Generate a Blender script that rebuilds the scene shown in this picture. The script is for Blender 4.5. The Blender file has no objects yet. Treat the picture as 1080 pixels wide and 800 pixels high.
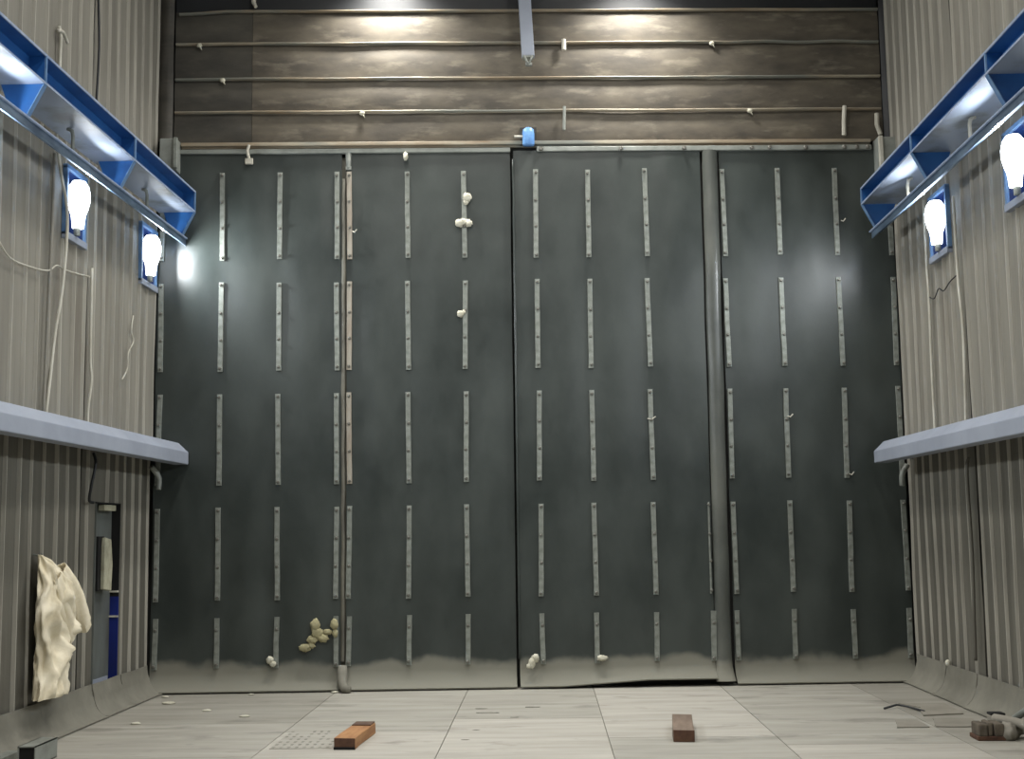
import bpy, bmesh, math, random
from mathutils import Vector, Matrix, noise
random.seed(7)
C = bpy.context.scene.collection
PI = math.pi
L, R = -4.19, 3.92            # inner faces of the side linings
A = math.atan(.048)           # the far wall stands slightly skewed to the side walls
UX = Vector((math.cos(A), math.sin(A), 0)); UY = Vector((-math.sin(A), math.cos(A), 0))
def bk(s, d, z): return UX*s + UY*d + Vector((0, 0, z))

# ------------------------------------------------------------------ materials
def lin(c):
    return tuple((x/255/12.92 if x/255 <= .04045 else ((x/255+.055)/1.055)**2.4) for x in c) + (1,)
def mat(name, c1, c2=None, scale=(3, 3, 3), rough=.6, metal=0, bump=0, bscale=20, detail=6, lo=.35, hi=.65, spec=.5, rvar=0, third=None, tscale=(1,1,1), tlo=.55, thi=.7):
    m = bpy.data.materials.new(name); m.use_nodes = True
    nt = m.node_tree; N = nt.nodes; K = nt.links
    b = N['Principled BSDF']
    b.inputs['Roughness'].default_value = rough; b.inputs['Metallic'].default_value = metal
    b.inputs['Specular IOR Level'].default_value = spec
    tc = N.new('ShaderNodeTexCoord')
    geo = tc.outputs['Object']
    def nz(sc, s, det, l, h):
        mp = N.new('ShaderNodeMapping'); mp.inputs['Scale'].default_value = sc; K.new(geo, mp.inputs['Vector'])
        n = N.new('ShaderNodeTexNoise'); n.inputs['Scale'].default_value = s; n.inputs['Detail'].default_value = det
        n.inputs['Roughness'].default_value = .6
        K.new(mp.outputs[0], n.inputs['Vector'])
        r = N.new('ShaderNodeMapRange'); r.inputs['From Min'].default_value = l; r.inputs['From Max'].default_value = h
        K.new(n.outputs[0], r.inputs['Value']); return r.outputs[0], n.outputs[0]
    b.inputs['Base Color'].default_value = lin(c1)
    out = None
    if c2:
        f, raw = nz(scale, 1, detail, lo, hi)
        mx = N.new('ShaderNodeMix'); mx.data_type = 'RGBA'
        mx.inputs['A'].default_value = lin(c1); mx.inputs['B'].default_value = lin(c2)
        K.new(f, mx.inputs['Factor']); out = mx.outputs['Result']
        if rvar:
            r = N.new('ShaderNodeMapRange'); r.inputs['To Min'].default_value = rough-rvar; r.inputs['To Max'].default_value = rough+rvar
            K.new(f, r.inputs['Value']); K.new(r.outputs[0], b.inputs['Roughness'])
    if third:
        f, raw = nz(tscale, 1, 5, tlo, thi)
        mx = N.new('ShaderNodeMix'); mx.data_type = 'RGBA'
        K.new(out, mx.inputs['A']); mx.inputs['B'].default_value = lin(third); K.new(f, mx.inputs['Factor']); out = mx.outputs['Result']
    if out: K.new(out, b.inputs['Base Color'])
    if bump:
        _, raw = nz((1, 1, 1), bscale, 5, 0, 1)
        bp = N.new('ShaderNodeBump'); bp.inputs['Strength'].default_value = bump; bp.inputs['Distance'].default_value = .01
        K.new(raw, bp.inputs['Height']); K.new(bp.outputs[0], b.inputs['Normal'])
    return m
def rubber_mat(name, c1, c2, dust, ztop, rough):
    m = mat(name, c1, c2, (1.2, 1.2, .7), rough, bump=.15, bscale=6, rvar=.06, spec=.5)
    nt = m.node_tree; N = nt.nodes; K = nt.links; b = N['Principled BSDF']
    src = b.inputs['Base Color'].links[0].from_socket
    tc = N.new('ShaderNodeTexCoord'); sp = N.new('ShaderNodeSeparateXYZ'); K.new(tc.outputs['Object'], sp.inputs[0])
    n = N.new('ShaderNodeTexNoise'); n.inputs['Scale'].default_value = 2.2; n.inputs['Detail'].default_value = 3; K.new(tc.outputs['Object'], n.inputs['Vector'])
    ma = N.new('ShaderNodeMath'); ma.operation = 'MULTIPLY_ADD'; K.new(n.outputs[0], ma.inputs[0]); ma.inputs[1].default_value = -.30; K.new(sp.outputs['Z'], ma.inputs[2])
    r = N.new('ShaderNodeMapRange'); r.inputs['From Min'].default_value = ztop-.15; r.inputs['From Max'].default_value = ztop-.25
    r.interpolation_type = 'SMOOTHSTEP'
    K.new(ma.outputs[0], r.inputs['Value'])
    mx = N.new('ShaderNodeMix'); mx.data_type = 'RGBA'; K.new(src, mx.inputs['A']); mx.inputs['B'].default_value = lin(dust)
    K.new(r.outputs[0], mx.inputs['Factor']); K.new(mx.outputs['Result'], b.inputs['Base Color'])
    rsrc = b.inputs['Roughness'].links[0].from_socket
    m2 = N.new('ShaderNodeMix'); m2.data_type = 'FLOAT'; K.new(rsrc, m2.inputs['A']); m2.inputs['B'].default_value = .95
    K.new(r.outputs[0], m2.inputs['Factor']); K.new(m2.outputs['Result'], b.inputs['Roughness'])
    return m
def emit(name, col, s):
    m = bpy.data.materials.new(name); m.use_nodes = True; b = m.node_tree.nodes['Principled BSDF']
    b.inputs['Base Color'].default_value = (1, 1, 1, 1); b.inputs['Emission Color'].default_value = (*col, 1); b.inputs['Emission Strength'].default_value = s
    return m
M = dict(
    rubber=rubber_mat('rubber', (44, 50, 48), (62, 68, 65), (122, 121, 110), .34, .37),
    skirt=mat('dusty_rubber', (126, 124, 113), (106, 104, 94), (2, 2, 2), .9, bump=.2),
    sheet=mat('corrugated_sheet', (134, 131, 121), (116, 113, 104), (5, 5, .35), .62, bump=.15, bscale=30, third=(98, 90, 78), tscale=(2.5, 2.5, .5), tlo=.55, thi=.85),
    sheet2=mat('corrugated_sheet_shaded', (100, 98, 89), (84, 82, 74), (6, 6, .3), .62, bump=.15, bscale=30, third=(70, 66, 58), tscale=(2.5, 2.5, .5), tlo=.55, thi=.85),  # darker copy of the sheet colour: shade on the lowest sheets painted in
    upper=mat('stained_rubber', (96, 89, 76), (66, 61, 53), (1.6, 1.6, 4.5), .62, bump=.3, bscale=9, third=(118, 111, 97), tscale=(2, 2, 7), tlo=.54, thi=.72),
    upper2=mat('stained_rubber_grey', (76, 73, 65), (54, 52, 47), (1.6, 1.6, 4.5), .6, bump=.3, bscale=9, third=(84, 80, 71), tscale=(2, 2, 7), tlo=.56, thi=.74),
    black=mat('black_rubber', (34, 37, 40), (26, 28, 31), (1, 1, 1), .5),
    batten=mat('galvanised_batten', (146, 151, 144), (118, 122, 115), (14, 14, 14), .5, .35, bump=.1),
    rusty=mat('rusty_batten', (160, 155, 143), (144, 133, 119), (12, 12, 3), .6, .2),
    bolt=mat('bolt_steel', (150, 150, 144), (110, 108, 100), (30, 30, 30), .4, .6),
    rail=mat('tan_bar', (160, 153, 136), (132, 115, 92), (1.2, 6, 6), .55, .1, third=(120, 122, 114), tscale=(.9, 5, 5), tlo=.46, thi=.6),
    grey=mat('grey_steel', (150, 154, 148), (122, 126, 120), (4, 4, 4), .5, .2),
    lavender=mat('lavender_grey_paint', (148, 155, 168), (134, 141, 154), (1.5, 1.5, 1.5), .55),
    blue=mat('blue_paint', (36, 92, 154), (26, 74, 134), (3, 3, 3), .42),
    bluelip=mat('pale_blue_edge', (112, 142, 176), (80, 116, 160), (8, 8, 8), .4),  # paler blue on flange, stiffener and lamp frame edges
    palelip=mat('pale_lavender_edge', (150, 162, 182), (120, 138, 166), (8, 8, 8), .45),
    soffit=mat('pale_soffit', (150, 162, 180), (118, 123, 122), (1.2, 1.2, 1.2), .45, lo=.5, hi=.62),
    chrome=mat('bright_steel', (150, 176, 205), (90, 112, 140), (6, 2, 6), .32, .8),
    housing=mat('dark_blue_housing', (26, 52, 104), (20, 42, 88), (4, 4, 4), .5),
    ribtop=mat('pale_rib', (170, 167, 156), (146, 143, 133), (8, 8, .6), .55),  # rib faces paler than the flats between them
    pipe=mat('seam_pipe', (112, 110, 98), (84, 82, 74), (8, 8, 2), .6),
    navy=mat('navy_paint', (10, 32, 112), (6, 22, 84), (2, 2, 2), .45),
    doorleaf=mat('door_grey', (108, 114, 112), (84, 86, 80), (3, 3, 1), .5, .2),
    floor=mat('dusty_floor', (160, 157, 147), (142, 139, 129), (.8, 5, 1), .85, bump=.15, bscale=12, third=(106, 103, 95), tscale=(1.2, 2.5, 1), tlo=.56, thi=.76, rvar=.05),
    floor2=mat('dusty_floor_pale', (172, 168, 158), (154, 150, 140), (.8, 6, 1), .85, bump=.15, bscale=12, third=(112, 108, 99), tscale=(1.5, 3, 1), tlo=.58, thi=.78, rvar=.05),
    floor3=mat('dusty_floor_dull', (148, 145, 135), (132, 129, 119), (.8, 5, 1), .9, bump=.15, bscale=12, third=(112, 109, 100), tscale=(1.2, 2.5, 1), tlo=.56, thi=.76, rvar=.05),
    joint=mat('joint_dirt', (140, 137, 127), (112, 109, 100), (6, 6, 6), .95),
    slab=mat('dark_cavity', (52, 52, 50), (40, 40, 38), (2, 2, 2), .8),
    ceil=mat('ceiling_steel', (120, 120, 116), (100, 100, 96), (2, 2, 2), .7),
    cloth=mat('cream_cloth', (226, 218, 196), (204, 193, 165), (6, 6, 6), .9, bump=.3, bscale=25),
    wood=mat('orange_wood', (168, 124, 80), (134, 90, 54), (14, 2, 14), .7, bump=.2),
    wood_end=mat('dark_wood', (92, 70, 54), (74, 54, 42), (10, 10, 10), .8),
    wood2=mat('weathered_wood', (124, 108, 93), (100, 84, 71), (12, 2, 12), .8, bump=.2),
    wood2e=mat('red_brown_wood', (92, 64, 46), (68, 44, 32), (12, 12, 12), .8),
    hollow=mat('black_and_shade', (14, 14, 14), (10, 10, 10), (1, 1, 1), .9),
    foam=mat('foam', (206, 204, 188), (176, 172, 152), (12, 12, 12), .9, bump=.4),
    foamy=mat('yellow_foam', (170, 164, 128), (140, 134, 104), (14, 14, 14), .95, bump=.5),
    pale=mat('pale_cable', (196, 194, 182), (166, 162, 148), (8, 8, 3), .6),
    dust=mat('dusty_plate', (176, 174, 152), (146, 144, 124), (9, 9, 9), .85),
    skyblue=mat('sky_blue_plastic', (110, 160, 214), (84, 130, 190), (12, 12, 12), .45),
    glow=emit('lamp_glow', (.93, .97, 1.0), 6.5),
    flood=emit('flood_glow', (1.0, .97, .92), 12.0),
)

# ------------------------------------------------------------------ helpers
def nmesh(name, V, F, m, parent=None, smooth=False, mats=None, fm=None, solid=0, bevel=0, off=-1):
    me = bpy.data.meshes.new(name); me.from_pydata([tuple(v) for v in V], [], F); me.update()
    bm = bmesh.new(); bm.from_mesh(me); bmesh.ops.recalc_face_normals(bm, faces=bm.faces) if not solid else None
    bm.to_mesh(me); bm.free()
    for x in (mats or [m]): me.materials.append(M[x] if isinstance(x, str) else x)
    if fm: me.polygons.foreach_set('material_index', fm)
    if smooth: me.polygons.foreach_set('use_smooth', [True]*len(me.polygons))
    o = bpy.data.objects.new(name, me); C.objects.link(o)
    if parent: o.parent = parent
    if solid:
        s = o.modifiers.new('Solidify', 'SOLIDIFY'); s.thickness = solid; s.offset = off
        if smooth:
            e = o.modifiers.new('Edges', 'EDGE_SPLIT'); e.split_angle = math.radians(50)
    if bevel:
        b = o.modifiers.new('Bevel', 'BEVEL'); b.width = bevel; b.segments = 2; b.limit_method = 'ANGLE'
    return o
class MB:
    def __init__(s): s.V = []; s.F = []; s.fm = []
    def add(s, V, F, mi=0):
        n = len(s.V); s.V += [Vector(v) for v in V]; s.F += [tuple(i+n for i in f) for f in F]; s.fm += [mi]*len(F); return s
    def box(s, a, b, mi=0, T=None):
        x0, y0, z0 = a; x1, y1, z1 = b
        V = [Vector(p) for p in ((x0,y0,z0),(x1,y0,z0),(x1,y1,z0),(x0,y1,z0),(x0,y0,z1),(x1,y0,z1),(x1,y1,z1),(x0,y1,z1))]
        if T: V = [T @ v for v in V]
        return s.add(V, [(0,3,2,1),(4,5,6,7),(0,1,5,4),(1,2,6,5),(2,3,7,6),(3,0,4,7)], mi)
    def prism(s, prof, p0, p1, fn, mi=0):        # prof 2D polygon, fn(u, v, t) -> point
        n = len(prof)
        V = [fn(u, v, p0) for u, v in prof] + [fn(u, v, p1) for u, v in prof]
        F = [tuple(range(n))[::-1], tuple(range(n, 2*n))] + [(i, (i+1) % n, n+(i+1) % n, n+i) for i in range(n)]
        return s.add(V, F, mi)
    def tube(s, pts, r, n=8, mi=0, cap=True):
        pts = [Vector(p) for p in pts]; rr = r if isinstance(r, (list, tuple)) else [r]*len(pts)
        V = []; up = None
        for i, p in enumerate(pts):
            t = (pts[min(i+1, len(pts)-1)]-pts[max(i-1, 0)]).normalized()
            if up is None: up = Vector((0, 0, 1)) if abs(t.z) < .9 else Vector((0, 1, 0))
            a = t.cross(up).normalized(); b = a.cross(t).normalized(); up = b
            for k in range(n):
                th = 2*PI*k/n; V.append(p + a*math.cos(th)*rr[i] + b*math.sin(th)*rr[i])
        F = [(i*n+k, i*n+(k+1) % n, (i+1)*n+(k+1) % n, (i+1)*n+k) for i in range(len(pts)-1) for k in range(n)]
        if cap: F += [tuple(range(n))[::-1], tuple(range((len(pts)-1)*n, len(pts)*n))]
        return s.add(V, F, mi)
    def blob(s, c, r, sq=(1, 1, 1), seed=0, n=10, mi=0):
        c = Vector(c); V = [c+Vector((0, 0, r*sq[2]))]
        for i in range(1, n):
            for k in range(n*2):
                th = PI*i/n; ph = PI*k/n
                d = Vector((math.sin(th)*math.cos(ph), math.sin(th)*math.sin(ph), math.cos(th)))
                q = r*(1+.30*noise.noise(d*2.1+Vector((seed, seed*2, 0)))+.30*noise.noise(d*5+Vector((seed, 0, seed))))
                V.append(c+Vector((d.x*q*sq[0], d.y*q*sq[1], d.z*q*sq[2])))
        V.append(c-Vector((0, 0, r*sq[2]))); m = n*2
        F = [(0, 1+k, 1+(k+1) % m) for k in range(m)]
        F += [(1+i*m+k, 1+(i+1)*m+k, 1+(i+1)*m+(k+1) % m, 1+i*m+(k+1) % m) for i in range(n-2) for k in range(m)]
        e = len(V)-1; F += [(e, 1+(n-2)*m+(k+1) % m, 1+(n-2)*m+k) for k in range(m)]
        return s.add(V, F, mi)
    def build(s, name, m, parent=None, **kw):
        if isinstance(m, (list, tuple)): return nmesh(name, s.V, s.F, m[0], parent, mats=m, fm=s.fm, **kw)
        return nmesh(name, s.V, s.F, m, parent, **kw)
def tag(o, label=None, cat=None, group=None, kind=None):
    if label: o['label'] = label
    if cat: o['category'] = cat
    if group: o['group'] = group
    if kind: o['kind'] = kind
    return o
def empty(name, loc=(0, 0, 0), rz=0, **kw):
    o = bpy.data.objects.new(name, None); C.objects.link(o); o.location = loc; o.rotation_euler.z = rz; o.empty_display_size = .1
    return tag(o, **kw) if kw else o
def place(o, loc, rz=0): o.location = loc; o.rotation_euler.z = rz; return o
def struct(o): o['kind'] = 'structure'; return o

# ------------------------------------------------------------------ room shell
FR = -16.5
# floor: plates with narrow dirty joints between them
mb = MB()
mb.box((L-.3, FR, -.2), (R+.3, .45, -.012), 3)
cols = [(L-.3, -2.205), (-2.198, -.835), (-.828, .472), (.479, 1.80), (1.807, 3.17), (3.175, R+.3)]
offs = [-2.40, -2.9, -2.26, -3.35, -3.76, -3.76]
mi_of = [[2, 0, 2, 0, 2], [0, 1, 0, 1, 0], [0, 1, 1, 0, 1], [1, 0, 1, 0, 1], [0, 1, 0, 2, 0], [2, 0, 2, 0, 2]]
for ci, ((x0, x1), y) in enumerate(zip(cols, offs)):
    ys = [.45, y]
    while ys[-1] > FR: ys.append(max(ys[-1]-2.95, FR))
    for k in range(len(ys)-1):
        mb.box((x0, ys[k+1]+.004, -.012), (x1, ys[k]-.004, 0), mi_of[ci][k % 5])
struct(mb.build('floor', ['floor', 'floor2', 'floor3', 'joint']))
CZ = 9.3
struct(MB().box((L-.4, FR-.2, CZ), (R+.4, .6, CZ+.2)).build('ceiling', 'ceil'))
struct(MB().box((L-.4, FR-.2, -.2), (R+.4, FR, CZ)).build('wall_front', 'sheet2'))
def side_slab(name, x0, x1): struct(MB().box((x0, FR, -.2), (x1, .5, CZ)).build(name, 'slab'))
side_slab('wall_left', L-.45, L-.16); side_slab('wall_right', R+.16, R+.45)
place(struct(MB().box((-4.5, .05, -.2), (4.4, .25, CZ)).build('wall_back', 'slab')), (0, 0, 0), A)

# ------------------------------------------------------------------ corrugated sheets on the side walls
def corrugated(name, X, sgn, y0, y1, z0, z1, m, holes=(), pitch=.262, rib=.026, seed=0, label='', lean=0):
    """sgn = +1: the room lies towards +x."""
    rnd = random.Random(seed); ys = []; y = y1-.05
    ys.append((y1, 0))
    while y > y0+.08:
        c = y-.035; h = rib*(.75+.5*rnd.random())
        ys += [(c+.011, 0), (c+.005, h), (c-.005, h), (c-.011, 0)]
        if rnd.random() < .5: ys.append((c-.13, .004))
        y -= pitch*(.94+.12*rnd.random())
    ys.append((y0, 0)); ys = sorted(set(ys), reverse=True)
    for (a, b, c, d) in holes:
        for e in (a, b):
            ys = [q for q in ys if abs(q[0]-e) > .012]
            lo = [q for q in ys if q[0] < e]; hi = [q for q in ys if q[0] > e]
            if lo and hi:
                t = (e-lo[0][0])/(hi[-1][0]-lo[0][0]); ys.append((e, lo[0][1]*(1-t)+hi[-1][1]*t)); ys.sort(reverse=True)
    zs = [z0]
    while zs[-1] < z1-.3: zs.append(zs[-1]+.22)
    zs.append(z1)
    for (a, b, c, d) in holes:
        for e in (c, d): zs = [q for q in zs if abs(q-e) > .05]; zs.append(e)
    zs = sorted(zs)
    V = []; F = []; fm = []
    for z in zs:
        for (y, h) in ys:
            w = .012*noise.noise(Vector((y*1.3, z*.6, seed*3.1)))+.004*noise.noise(Vector((y*6, z*1.5, seed)))
            edge = .018*math.exp(-((y-y0)/.06)**2)*max(0, noise.noise(Vector((z*1.1, seed, 2))))
            V.append((X+sgn*(h+w+edge), y+.006*noise.noise(Vector((z*.8, y*2, seed))), z))
    n = len(ys)
    for i in range(len(zs)-1):
        for k in range(n-1):
            zc = (zs[i]+zs[i+1])/2; yc = (ys[k][0]+ys[k+1][0])/2
            if any(a < yc < b and c < zc < d for (a, b, c, d) in holes): continue
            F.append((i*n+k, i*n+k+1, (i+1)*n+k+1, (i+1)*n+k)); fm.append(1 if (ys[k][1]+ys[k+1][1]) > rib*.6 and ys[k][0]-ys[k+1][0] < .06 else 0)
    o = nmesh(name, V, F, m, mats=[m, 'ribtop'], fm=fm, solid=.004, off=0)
    return tag(o, label, 'wall sheet', 'corrugated lining sheets on the side walls')
LampsL = [(-2.69, .215), (-.56, .24), (-4.8, .22), (-6.9, .22), (-9.0, .22), (-11.1, .22)]
LampsR = [(-1.46, .25), (-3.56, .25), (-5.66, .22), (-7.76, .22), (-9.86, .22), (-11.96, .22)]
def lh(lamps, a, b, zz=(4.29, 4.87)): return [(y-w, y+w, zz[0], zz[1]) for y, w in lamps if a < y < b]
DOOR = (-1.88, -1.19, .2, 1.96)
segL = [(-.22, -2.27), (-2.29, -4.75), (-4.77, -8.4), (-8.42, -12.4)]
wherL = ['next to the dark rubber door', 'nearer the camera beside the seam', 'farther towards the camera', 'nearest the camera']
for i, (a, b) in enumerate(segL):
    holes = [DOOR] if i == 0 else []
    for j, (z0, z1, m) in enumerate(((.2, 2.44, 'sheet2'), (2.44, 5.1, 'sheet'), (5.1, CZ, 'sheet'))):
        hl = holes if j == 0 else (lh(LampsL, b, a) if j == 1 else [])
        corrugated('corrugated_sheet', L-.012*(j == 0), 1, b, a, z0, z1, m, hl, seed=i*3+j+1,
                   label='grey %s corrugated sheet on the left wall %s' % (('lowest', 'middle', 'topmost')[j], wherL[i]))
segR = [(.16, -2.02), (-2.04, -4.6), (-4.62, -8.4), (-8.42, -12.4)]
for i, (a, b) in enumerate(segR):
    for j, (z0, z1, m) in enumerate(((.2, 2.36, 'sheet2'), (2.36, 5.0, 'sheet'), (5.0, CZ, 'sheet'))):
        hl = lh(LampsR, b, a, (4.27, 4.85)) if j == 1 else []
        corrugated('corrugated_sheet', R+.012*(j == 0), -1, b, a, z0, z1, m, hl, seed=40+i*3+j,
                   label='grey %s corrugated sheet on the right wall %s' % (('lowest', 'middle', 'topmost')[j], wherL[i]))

# ------------------------------------------------------------------ rubber skirts along the side walls
def skirt(X, sgn, y0, y1, w, label, seed=0):
    prof = [(.0, .30), (.002, .26)]
    r = w+.02; zc = .21
    for k in range(8):
        th = k/7*PI*.46; prof.append((.012+r*(1-math.cos(th)), zc-(zc-.006)*math.sin(th)))
    n = 9; V = []; F = []
    for k in range(n):
        y = y1+(y0-y1)*k/(n-1)
        for j, (u, z) in enumerate(prof):
            e = (k in (0,))*.012*(j > 2)
            V.append((X+sgn*(u+.03+e+.012*noise.noise(Vector((y*1.7, z*4, seed)))*(j < 8)), y, max(z+.010*noise.noise(Vector((y*2, j*.3, seed+5)))*(j < 9), .012)))
    m = len(prof)
    for k in range(n-1):
        for j in range(m-1): F.append((k*m+j, k*m+j+1, (k+1)*m+j+1, (k+1)*m+j))
    o = nmesh('rubber_skirt', V, F, 'skirt', smooth=True, solid=.01, off=0)
    tag(o, label, 'rubber skirt', 'curved rubber skirts along the floor')
for i, (a, b, t) in enumerate([(-.36, -1.175, 'in the left corner, before the side doorway'), (-1.20, -1.965, 'below the small blue-framed doorway'),
                               (-1.99, -3.175, 'on the left, beyond the hanging cream coat'), (-3.20, -4.6, 'under the hanging cream coat'), (-4.58, -8, 'at the left edge of the picture')]):
    skirt(L, 1, b, a, .15, 'curved dusty grey rubber skirt ' + t, i)
for i, (a, b, t) in enumerate([(.0, -.97, 'in the right corner beside the rubber door'), (-1.0, -1.885, 'second from the right corner'), (-1.915, -4.6, 'behind the pile of debris at right'), (-4.58, -8, 'at the right edge, nearest the camera')]):
    skirt(R, -1, b, a, .14, 'curved dusty grey rubber skirt ' + t, i+10)

# ------------------------------------------------------------------ the rubber clad door: panels, battens, bolts
bolt_me = None
def bolt(parent, p):
    global bolt_me
    if bolt_me is None:
        mb = MB(); n = 6
        V = [(.017*math.cos(2*PI*k/n), y, .017*math.sin(2*PI*k/n)) for y in (0, -.014) for k in range(n)]
        V += [(.010*math.cos(2*PI*k/n), -.024, .010*math.sin(2*PI*k/n)) for k in range(n)]
        F = [tuple(range(12, 18))]+[(a*6+k, a*6+(k+1) % 6, (a+1)*6+(k+1) % 6, (a+1)*6+k) for a in (0, 1) for k in range(6)]
        o = nmesh('bolt', V, F, 'bolt', parent); bolt_me = o.data
    else:
        o = bpy.data.objects.new('bolt', bolt_me); C.objects.link(o); o.parent = parent
    o.location = p; return o
ROWS = [(4.60, 5.58), (3.38, 4.35), (2.165, 3.14), (.95, 1.92), (.25, .77)]
def batten(parent, s, z0, z1, d, w=.056, m='batten', seed=0):
    rnd = random.Random(seed); tilt = (rnd.random()-.5)*.014; th = .016
    c = (z0+z1)/2; h = (z1-z0)/2; n = 8; V = []
    for k in range(n+1):
        z = c-h+2*h*k/n; x = tilt*(z-c)/h + .004*noise.noise(Vector((z*3, seed, 0)))
        ww = w/2*(1+.05*noise.noise(Vector((z*7, seed, 3))))
        V += [(x-ww, 0, z-c), (x-ww+.004, -th, z-c), (x+ww-.004, -th, z-c), (x+ww, 0, z-c)]
    F = [(4*k+j, 4*k+(j+1) % 4, 4*k+4+(j+1) % 4, 4*k+4+j) for k in range(n) for j in range(4)]+[(0, 1, 2, 3), (4*n+3, 4*n+2, 4*n+1, 4*n)]
    o = nmesh('batten', V, F, m, parent); o.location = (s, d, c)
    L2 = h-.035
    zs = (-L2, -L2/3+.01, L2/3, L2) if z1-z0 > .7 else (-L2, L2*.62)
    for q in zs:
        x = tilt*q/h
        bolt(o, (x+(rnd.random()-.5)*.01, -th, q+(rnd.random()-.5)*.012))
    return o
def panel(s0, s1, cs, label, seed, d0=-.03, lift=None, top=5.80, curl=.17, rusty=(), edges=(), extra=None, right_lip=0):
    root = empty('rubber_curtain', (0, 0, 0), A, label=label, cat='rubber curtain', group='rubber curtains of the large door')
    ns = max(4, int((s1-s0)/.05)); zs = [top-.09*i for i in range(int((top-.27)/.09)+1)]
    cur = []
    for k in range(1, 9):
        th = k/8*PI*.45; cur.append((curl*(1-math.cos(th)), .24-.222*math.sin(th)))
    V = []; cs2 = sorted(list(cs)+[s0-.0, s1+.0])
    def pill(s):
        for a, b in zip(cs2[:-1], cs2[1:]):
            if a <= s <= b and b-a > .2: return math.sin(PI*(s-a)/(b-a))**2*min(1, (b-a)/.6)
        return 0
    rows = [(0, z) for z in zs]+cur
    for (u, z) in rows:
        for i in range(ns+1):
            s = s0+(s1-s0)*i/ns
            g = .013*pill(s)*(.6+.9*noise.noise(Vector((s*.9, z*.55, seed)))) + .010*noise.noise(Vector((s*1.1, z*.8, seed+9)))
            g += .0055*noise.noise(Vector((s*4, z*1.6, seed+4)))
            g += (.014 if z > 5.2 else .008)*max(0, noise.noise(Vector((s*3.1, z*2.2, seed+7)))) * (1 if min(abs(s-s0), abs(s-s1)) < .3 or z > 5.3 else .2)
            gm = min(1, max(0, (5.8-z)/.3))
            lf = 0; uu = u
            if lift and z < .25:
                lf = lift(s)*(.24-z)/.22; uu = u*1.0
            if z < .25: g *= .4
            V.append((s+.006*noise.noise(Vector((z*1.2, i*.0+seed, 1)))*(i in (0, ns)), d0-uu-g*(.4+.6*gm), z+lf))
    n = ns+1
    F = [(i*n+k, i*n+k+1, (i+1)*n+k+1, (i+1)*n+k) for i in range(len(rows)-1) for k in range(ns)]
    o = nmesh('rubber_sheet', V, F, 'rubber', root, smooth=True, solid=.012, off=0)
    for ci, c in enumerate(cs):
        for r, (z0, z1) in enumerate(ROWS):
            batten(root, c, z0+random.uniform(-.008, .008), z1+random.uniform(-.008, .008), d0-.014, .056, 'rusty' if (ci, r) in rusty else 'batten', seed*50+ci*7+r)
    for (s, r, w) in (extra or []):
        batten(root, s, ROWS[r][0], ROWS[r][1], d0-.012, w, 'batten', seed*50+40+r)
    return root
panel(-4.17, -2.175, (-4.12, -3.475, -2.85, -2.225), 'dark grey rubber panel farthest left on the large door, with the yellow foam lumps', 1)
panel(-2.12, -.325, (-2.09, -1.455, -.835), 'dark grey rubber panel second from left on the large door', 2, rusty=((0, 1), (0, 2), (0, 0)))
def lift3(s): return .004 if s < .15 else .004+.055*min(1, (s-.15)/.9)
p3 = panel(-.29, 1.775, (-.05, .525, 1.16), 'dark grey rubber panel right of the centre seam, its lower edge lifted off the floor', 3, d0=-.055, lift=lift3,
      extra=[(1.765, 4, .06), (1.75, 3, .02)])
# raised folded lip along the free edge of this panel
mb = MB(); mb.tube([(-.292+.004*noise.noise(Vector((z*.35, 1, 0))), -.070, z*.1) for z in range(3, 58)], .012, 8)
mb.build('folded_edge', 'rubber', p3, smooth=True)
panel(1.985, 3.90, (2.02, 2.63, 3.265, 3.86), 'dark grey rubber panel farthest right on the large door', 4, d0=-.04)

# rounded vertical cover between third and fourth panels
mb = MB(); zs = [.05, .09, .13]+[.19+.1*i for i in range(57)]; prof = [(-.085, 0), (-.08, -.03), (-.055, -.062), (-.02, -.075), (.02, -.075), (.055, -.062), (.08, -.03), (.085, 0)]
V = []; 
for i, z in enumerate(zs):
    w = .006*noise.noise(Vector((z*1.4, 0, 5))); q = 1+.18*noise.noise(Vector((z*2.3, 3, 5)))
    sx = 1.885-.02*(1-z/5.8)
    for (u, v) in prof: tt = max(0, (.24-z)/.2); V.append((sx+(u+w)*(1+.25*tt), -.045+v*q*(1-.5*tt)-.13*tt*tt, min(z, 5.78)))
n = len(prof); F = [(i*n+k, i*n+k+1, (i+1)*n+k+1, (i+1)*n+k) for i in range(len(zs)-1) for k in range(n-1)]
cov = place(nmesh('seam_cover', V, F, rubber_mat('seam_rubber', (98, 100, 94), (66, 70, 67), (122, 121, 110), .30, .34), smooth=True, solid=.008), (0, 0, 0), A)
tag(cov, 'rounded grey rubber strip covering the seam between the two right door panels', 'seam cover')
# pipe in the seam between first and second panels
mb = MB(); mb.tube([(-2.155+.008*noise.noise(Vector((z*.3, 7, 0))), -.035, .1*z) for z in range(3, 56)], .022, 8)
mb.box((-2.19, .0, .1), (-2.11, .03, 5.75))
po = place(mb.build('seam_pipe', 'pipe', smooth=False), (0, 0, 0), A)
tag(po, 'thin tan pipe in the seam between the two left door panels', 'pipe')
mb = MB(); mb.tube([(-2.10, -.04, 5.80), (-2.10, -.05, 5.70), (-2.10, -.045, 5.62)], [.035, .028, .022], 8); mb.box((-2.13, -.06, 5.60), (-2.07, -.02, 5.64))
tag(place(mb.build('hanger', 'grey', smooth=False), (0, 0, 0), A), 'small grey roller hanger above the left seam pipe', 'hanger')
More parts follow.
